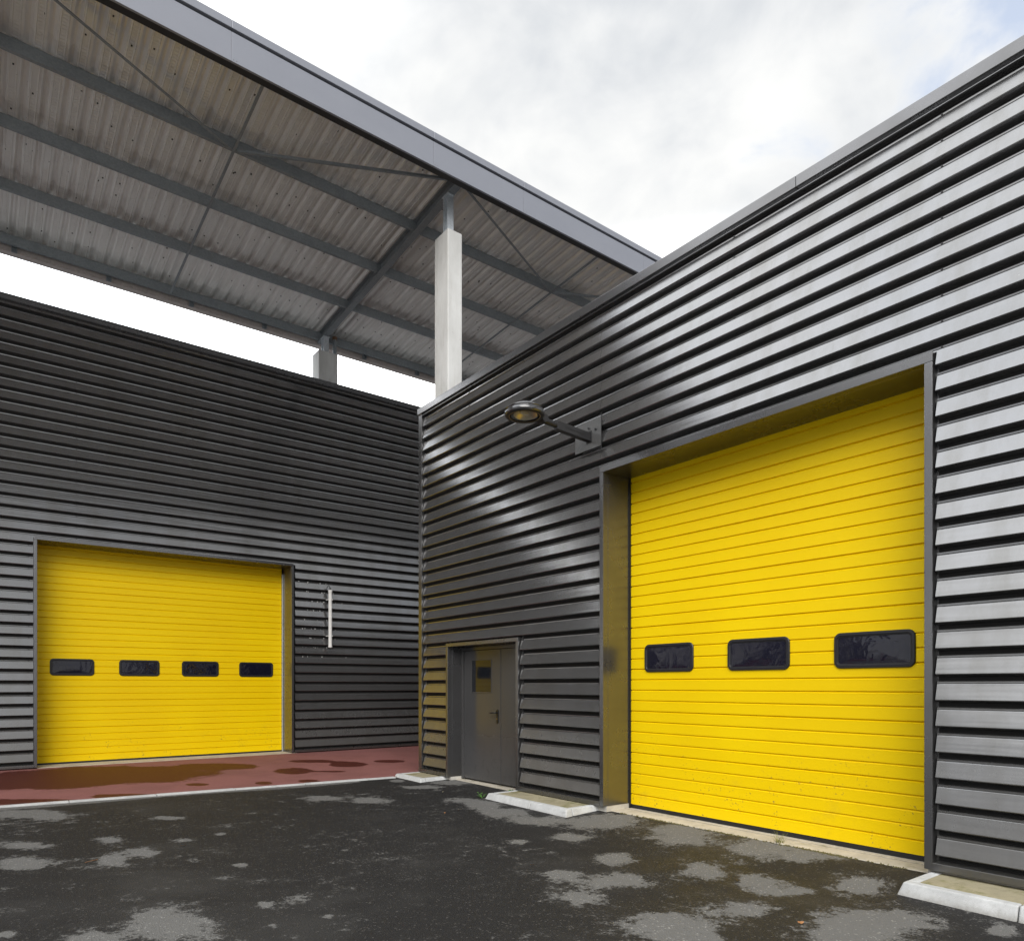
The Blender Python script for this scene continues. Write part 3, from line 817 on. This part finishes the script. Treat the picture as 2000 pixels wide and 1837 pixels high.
b.tube([(hc[0] - .06, ly, hc[2] + .01), (hc[0] + .05, ly, hc[2] + .01)], .016, 10, 2)
b.build('reflector', [M['refl'], M['recess'], M['white']], head)
b = MB(); b.lathe([(.0, -.030), (.08, -.029), (.150, -.024), (.174, -.018), (.150, -.020), (.08, -.024), (.0, -.026)], hc, 40); b.build('lens', M['lens'], head)

# ------------------------------------------------------------------ tube light
tx, ty = .235, 4.245
TL = empty('tube_light', (tx, D - .055, 3.05), 'slim white upright tube light on the dark ribbed wall beside the wide yellow door', 'light')
b = MB(); b.tube([(tx, ty, 2.47), (tx, ty, 3.63)], .038, 16); b.build('tube', M['white'], TL)
for z0, z1 in ((2.43, 2.47), (3.63, 3.68)):
    b = MB(); b.tube([(tx, ty, z0), (tx, ty, z1)], .043, 16); b.tube([(tx, ty, (z0 + z1) / 2 - .004), (tx, ty, (z0 + z1) / 2 + .004)], .045, 16); b.build('end_cap', M['white'], TL)
for z in (2.68, 3.47):
    b = MB(); b.box(tx - .055, tx + .055, ty + .005, D - .049, z - .01, z + .01); b.box(tx - .055, tx - .039, ty - .02, ty + .005, z - .01, z + .01); b.box(tx + .039, tx + .055, ty - .02, ty + .005, z - .01, z + .01)
    b.build('clip', M['white'], TL)
b = MB()
b.tube([(tx, ty, 3.68), (tx, ty, 3.73)], [.02, .014], 10)
b.tube([(tx, ty, 3.72)] + [(tx - .028 + .028 * math.cos(R(a)), ty + .02, 3.735 + .04 * math.sin(R(a))) for a in range(0, 181, 20)] + [(tx - .058, D - .04, 3.68), (tx - .058, D - .01, 3.64)], .007, 8)
b.build('cable', M['black'], TL)

# ------------------------------------------------------------------ kerbed concrete islands
def island(y0, y1, xo_, zb0, zb1, zt, label, ends, joints):
    """kerb stones round an island that stands against the near hall between y0 < y1"""
    E = empty('concrete_island', (-.25, (y0 + y1) / 2, zb0), label, 'island', 'kerbed islands along the near hall')
    xi = .02; cw = .135; ch = .055
    def stone(px):
        b = MB(); b.hexa(px); return b.build('kerb_stone', M['kerb'], E, bevel=.013, seg=3)
    fy0 = y0; fy1 = y1
    js = [fy0] + joints + [fy1]
    for a, c_ in zip(js, js[1:]):
        la = ch if a == fy0 and ends[0] else .003; lc = ch if c_ == fy1 and ends[1] else .003
        zba = zb0 + (zb1 - zb0) * (a - y0) / (y1 - y0) - .05; zbc = zb0 + (zb1 - zb0) * (c_ - y0) / (y1 - y0) - .05
        ga = 0 if a == fy0 else .003; gc = 0 if c_ == fy1 else .003
        stone([(xo_, a + ga, zba), (xo_ + cw, a + ga, zba), (xo_ + cw, c_ - gc, zbc), (xo_, c_ - gc, zbc),
               (xo_ + ch, a + max(la, ga), zt), (xo_ + cw, a + max(la, ga), zt), (xo_ + cw, c_ - max(lc, gc), zt), (xo_ + ch, c_ - max(lc, gc), zt)])
    if ends[0]:
        stone([(xo_ + cw + .003, y0, zb0 - .05), (xi, y0, zb0 - .05), (xi, y0 + .13, zb0 - .05), (xo_ + cw + .003, y0 + .13, zb0 - .05),
               (xo_ + cw + .003, y0 + ch, zt), (xi, y0 + ch, zt), (xi, y0 + .13, zt), (xo_ + cw + .003, y0 + .13, zt)])
    if ends[1]:
        stone([(xo_ + cw + .003, y1 - .13, zb1 - .05), (xi, y1 - .13, zb1 - .05), (xi, y1, zb1 - .05), (xo_ + cw + .003, y1, zb1 - .05),
               (xo_ + cw + .003, y1 - .13, zt), (xi, y1 - .13, zt), (xi, y1 - ch, zt), (xo_ + cw + .003, y1 - ch, zt)])
    b = MB()
    n = 14
    ya, yb_ = y0 + (.131 if ends[0] else 0), y1 - (.131 if ends[1] else 0)
    for i in range(n):
        u, w = ya + (yb_ - ya) * i / n, ya + (yb_ - ya) * (i + 1) / n
        b.strip([(xo_ + cw - .004, u, zt - .010), (xo_ + cw * .5 + .1, u, zt - .006), (-.0, u, zt - .004)], [(xo_ + cw - .004, w, zt - .010), (xo_ + cw * .5 + .1, w, zt - .006), (-.0, w, zt - .004)], 0, True)
    b.build('infill', M['infill'], E, recalc=False)
    return E
island(-.93, -.02, -.52, .098, .105, .160, 'small white kerbed island at the foot of the hall corner', (True, True), [])
island(-4.33, -2.66, -.555, .068, .083, .162, 'white kerbed sandy island between the small grey door and the tall yellow door', (True, True), [-3.62])
island(-14., -7.955, -.548, .018, .034, .143, 'long white kerbed island at the right edge below the louvred wall', (False, True), [-12.75, -11.75, -10.75, -9.75, -8.74])

# ------------------------------------------------------------------ weeds, moss, litter
def blade(mb, p, d, L, w, bend, mi=0):
    d = Vector(d); p = Vector(p); side = Vector((-d.y, d.x, 0)).normalized() * w
    A = []; B = []
    for k in range(5):
        t_ = k / 4
        q = p + Vector((d.x * t_ * L * bend, d.y * t_ * L * bend, L * t_ * (1 - .35 * bend * t_)))
        A.append(q - side * (1 - t_)); B.append(q + side * (1 - t_))
    mb.strip(A, B, mi)
def tuft(name, p, n, L, w, mat, label, cat, seed):
    r = random.Random(seed); b = MB()
    for _ in range(n):
        a = r.uniform(0, 6.28); blade(b, (p[0] + r.uniform(-.03, .03), p[1] + r.uniform(-.03, .03), p[2]), (math.cos(a), math.sin(a), 0), L * r.uniform(.5, 1.1), w * r.uniform(.6, 1.2), r.uniform(.3, 1.1))
    o = b.build(name, mat, None, recalc=False); place_at(o, p)
    return tag(o, label, cat)
tuft('grass_tuft', (.10, -6.62, .095), 34, .15, .003, M['straw'], 'thin straw green grass tuft growing at the edge of the tall door sill', 'grass', 5)
def weed(p, n, L, label, seed):
    r = random.Random(seed); b = MB()
    for _ in range(n):
        a = r.uniform(0, 6.28); h = r.uniform(.4, 1) * L
        base = Vector(p); tip = base + Vector((math.cos(a) * h * .6, math.sin(a) * h * .6, h))
        b.tube([base, tip], .0022, 5)
        for s in (.5, .75, 1):
            q = base.lerp(tip, s); la = a + r.uniform(-1.4, 1.4); l = r.uniform(.03, .05)
            e = q + Vector((math.cos(la) * l, math.sin(la) * l, .008)); sd = Vector((-math.sin(la), math.cos(la), 0)) * l * .35
            mid = q.lerp(e, .5)
            b.add([q, mid - sd, e, mid + sd], [(0, 1, 2, 3)])
    o = b.build('weed', M['green'], None, recalc=False); place_at(o, p)
    return tag(o, label, 'weed')
weed((-.53, -2.61, .075), 6, .09, 'fresh green weed sprouting at the near corner of the sandy kerbed island', 3)
weed((.05, -2.50, .09), 4, .06, 'tiny green sprout at the threshold of the small grey door', 9)
# moss along the tall door sill
b = MB(); r = random.Random(12)
for _ in range(900):
    y = r.uniform(-7.8, -4.6)
    if mnoise.noise((y * 2.2, .3, 0)) < -.1 and r.random() < .8: continue
    x = .072 + r.gauss(0, .012); z = ground_z(x, y) + .001; q = r.uniform(.003, .011)
    b.add([(x - q, y - q, z), (x + q, y - q, z), (x, y, z + q * 1.1), (x + q, y + q, z), (x - q, y + q, z)], [(0, 1, 2), (1, 3, 2), (3, 4, 2), (4, 0, 2)])
o = b.build('moss', M['moss']); tag(o, 'brown green moss and grit along the foot of the tall door sill', 'moss', kind='stuff')
# fallen leaves
LV = [(-4.40, -3.21, 'leafbrown', .045, 'rust brown leaf lying alone left of the yard middle'), (-1.25, -3.16, 'leafpale', .035, 'pale dry leaf in front of the sandy kerbed island'),
      (-.71, -1.90, 'leafpale', .03, 'small pale leaf on wet asphalt before the small grey door'), (-1.52, -3.25, 'leafbrown', .022, 'tiny brown leaf a step out from the sandy island'),
      (-2.18, -5.71, 'leafbrown', .03, 'brown leaf on the wet middle of the yard'), (-1.15, -7.04, 'leafbrown', .038, 'curled brown leaf on a dry patch before the tall yellow door'),
      (-1.67, -7.88, 'leafbrown', .04, 'brown leaf at the bottom between two dry patches'), (-2.68, -7.15, 'leafpale', .025, 'pale leaf fragment at the bottom edge of the yard')]
for i, (x, y, mt, L, lab) in enumerate(LV):
    r = random.Random(40 + i); a = r.uniform(0, 6.28); b = MB(); z = ground_z(x, y) + .004
    A = []; B = []
    for k in range(7):
        t_ = k / 6; w = L * .32 * math.sin(math.pi * (t_ * .92 + .04)); cx = x + math.cos(a) * (t_ - .5) * L; cy = y + math.sin(a) * (t_ - .5) * L
        h = z + .012 * abs(t_ - .5)
        A.append((cx - math.sin(a) * w, cy + math.cos(a) * w, h + .007)); B.append((cx + math.sin(a) * w, cy - math.cos(a) * w, h))
    b.strip(A, B, 0, True)
    o = b.build('fallen_leaf', M[mt], None, recalc=False); place_at(o, (x, y, z)); tag(o, lab, 'leaf', 'fallen leaves on the yard')
b = MB(); b.tube([(-5.22, -3.38, .085), (-5.17, -3.36, .088), (-5.12, -3.33, .086)], .004, 6)
o = b.build('twig', M['rust']); place_at(o, (-5.17, -3.36, .086)); tag(o, 'short dark twig on the asphalt near the left edge', 'twig')

# ------------------------------------------------------------------ camera
cam = bpy.data.cameras.new('camera'); co = bpy.data.objects.new('camera', cam); COL.objects.link(co)
co.location = (-6.0, -10.41, 1.6)
co.rotation_euler = (R(90), 0, -math.atan2(1058., 1380.))
cam.sensor_fit = 'HORIZONTAL'; cam.sensor_width = 36.; cam.lens = 1380. / 2000. * 36.
cam.shift_x = 0.; cam.shift_y = (1338. - 918.5) / 2000.
cam.clip_start = .05; cam.clip_end = 2000.
S.camera = co

# ------------------------------------------------------------------ light
SUN_AZ = Vector((-.53, -.65, .545)).normalized()          # towards the sun, veiled by cloud behind the camera
sl = bpy.data.lights.new('sun', 'SUN'); so = bpy.data.objects.new('sun', sl); COL.objects.link(so)
sl.energy = 1.65; sl.angle = R(48); sl.color = (1., .965, .91)
so.rotation_euler = (-SUN_AZ).to_track_quat('-Z', 'Y').to_euler()
W = bpy.data.worlds.new('World'); S.world = W; W.use_nodes = True
nt = W.node_tree; N = nt.nodes; Lk = nt.links
bg = N['Background']; bg.inputs[1].default_value = .1
def wn(t_, **kw):
    n = N.new(t_)
    for k, v in kw.items(): setattr(n, k, v)
    return n
def wmath(op, a, b=None, c=None, clamp=False):
    n = wn('ShaderNodeMath', operation=op, use_clamp=clamp)
    for i, v in enumerate((a, b, c)):
        if v is None: continue
        if isinstance(v, bpy.types.NodeSocket): Lk.new(v, n.inputs[i])
        else: n.inputs[i].default_value = v
    return n.outputs[0]
def wramp(f, a, b, lo=0., hi=1.):
    n = wn('ShaderNodeMapRange', interpolation_type='SMOOTHSTEP')
    Lk.new(f, n.inputs[0])
    for i, v in enumerate((a, b, lo, hi)): n.inputs[i + 1].default_value = v
    return n.outputs[0]
sky = wn('ShaderNodeTexSky', sky_type='NISHITA'); sky.sun_disc = False
sky.sun_elevation = math.asin(SUN_AZ.z); sky.sun_rotation = math.atan2(SUN_AZ.x, SUN_AZ.y)
tc = wn('ShaderNodeTexCoord')
sp = wn('ShaderNodeSeparateXYZ'); Lk.new(tc.outputs['Generated'], sp.inputs[0])
zc = wmath('MAXIMUM', sp.outputs[2], .0)
def wnoise(scale, det, rough, loc=(0, 0, 0), dist=0.):
    mp = wn('ShaderNodeMapping'); Lk.new(tc.outputs['Generated'], mp.inputs[0]); mp.inputs[1].default_value = loc; mp.inputs[3].default_value = (1, 1, 1.5)
    n = wn('ShaderNodeTexNoise'); Lk.new(mp.outputs[0], n.inputs['Vector'])
    n.inputs['Scale'].default_value = scale; n.inputs['Detail'].default_value = det; n.inputs['Roughness'].default_value = rough; n.inputs['Distortion'].default_value = dist
    return n.outputs['Fac']
n1 = wnoise(2.0, 5, .5, (3.1, 1.7, 0), .2); n2 = wnoise(6.5, 6, .55, (7.3, 2.2, 0), .3)
shade = wmath('ADD', wmath('MULTIPLY', n1, .68), wmath('MULTIPLY', n2, .32))
lum = wramp(shade, .38, .60, 4.2, 6.0)                   # cloud luminance (x .1)
front = wramp(sp.outputs[1], -.1, .5)
hor = wmath('MULTIPLY', wramp(zc, .55, .40), front)      # the overcast is thin and glaring low down beyond the halls
lum = wmath('MULTIPLY_ADD', hor, 24.0, lum)
def wdot(v):
    n = wn('ShaderNodeVectorMath', operation='DOT_PRODUCT'); Lk.new(tc.outputs['Generated'], n.inputs[0]); n.inputs[1].default_value = Vector(v).normalized()
    return n.outputs['Value']
dim_back = wmath('MULTIPLY', wramp(wdot((.1, -1, 0)), .1, .5), wramp(zc, .95, .5))   # unseen sky behind the camera, darkened to dim the wall reflections
lum = wmath('MULTIPLY', lum, wmath('MULTIPLY_ADD', dim_back, -.05, 1.))
glow = wramp(wdot((-.68, .33, .65)), .35, .92)
lum = wmath('MULTIPLY_ADD', glow, 10.5, lum)             # unseen bright patch added on the far left to light slats and doors
dim_left = wmath('MULTIPLY', wramp(wdot((-1, -.1, 0)), .40, .75), wramp(zc, .66, .34))   # unseen low sky on the left, darkened to dim the slats
lum = wmath('MULTIPLY', lum, wmath('MULTIPLY_ADD', dim_left, -.84, 1.))
colr = wn('ShaderNodeMix', data_type='RGBA'); Lk.new(wramp(shade, .34, .6), colr.inputs[0])
colr.inputs[6].default_value = (.90, .955, 1.03, 1); colr.inputs[7].default_value = (1., 1., .985, 1)
cl = wn('ShaderNodeVectorMath', operation='SCALE'); Lk.new(colr.outputs[2], cl.inputs[0]); Lk.new(lum, cl.inputs['Scale'])
rift = wmath('ADD', wmath('MULTIPLY', wdot((.745, .25, .618)), 6.), wmath('MULTIPLY', n2, .55))   # a small break in the cloud, high on the right
gap = wmath('MULTIPLY', wramp(rift, 6.20, 6.33), .55)
mx = wn('ShaderNodeMix', data_type='RGBA'); Lk.new(gap, mx.inputs[0])
Lk.new(cl.outputs[0], mx.inputs[6])
sk = wn('ShaderNodeVectorMath', operation='SCALE'); Lk.new(sky.outputs[0], sk.inputs[0]); sk.inputs['Scale'].default_value = 1.7
Lk.new(sk.outputs[0], mx.inputs[7])
Lk.new(mx.outputs[2], bg.inputs[0])

S.view_settings.view_transform = 'Standard'; S.view_settings.look = 'None'
S.view_settings.exposure = .78; S.view_settings.gamma = 1.
S.render.resolution_x = 1024; S.render.resolution_y = 940; S.render.resolution_percentage = 100
S.render.engine = 'CYCLES'
S.cycles.max_bounces = 8; S.cycles.glossy_bounces = 5; S.cycles.diffuse_bounces = 4
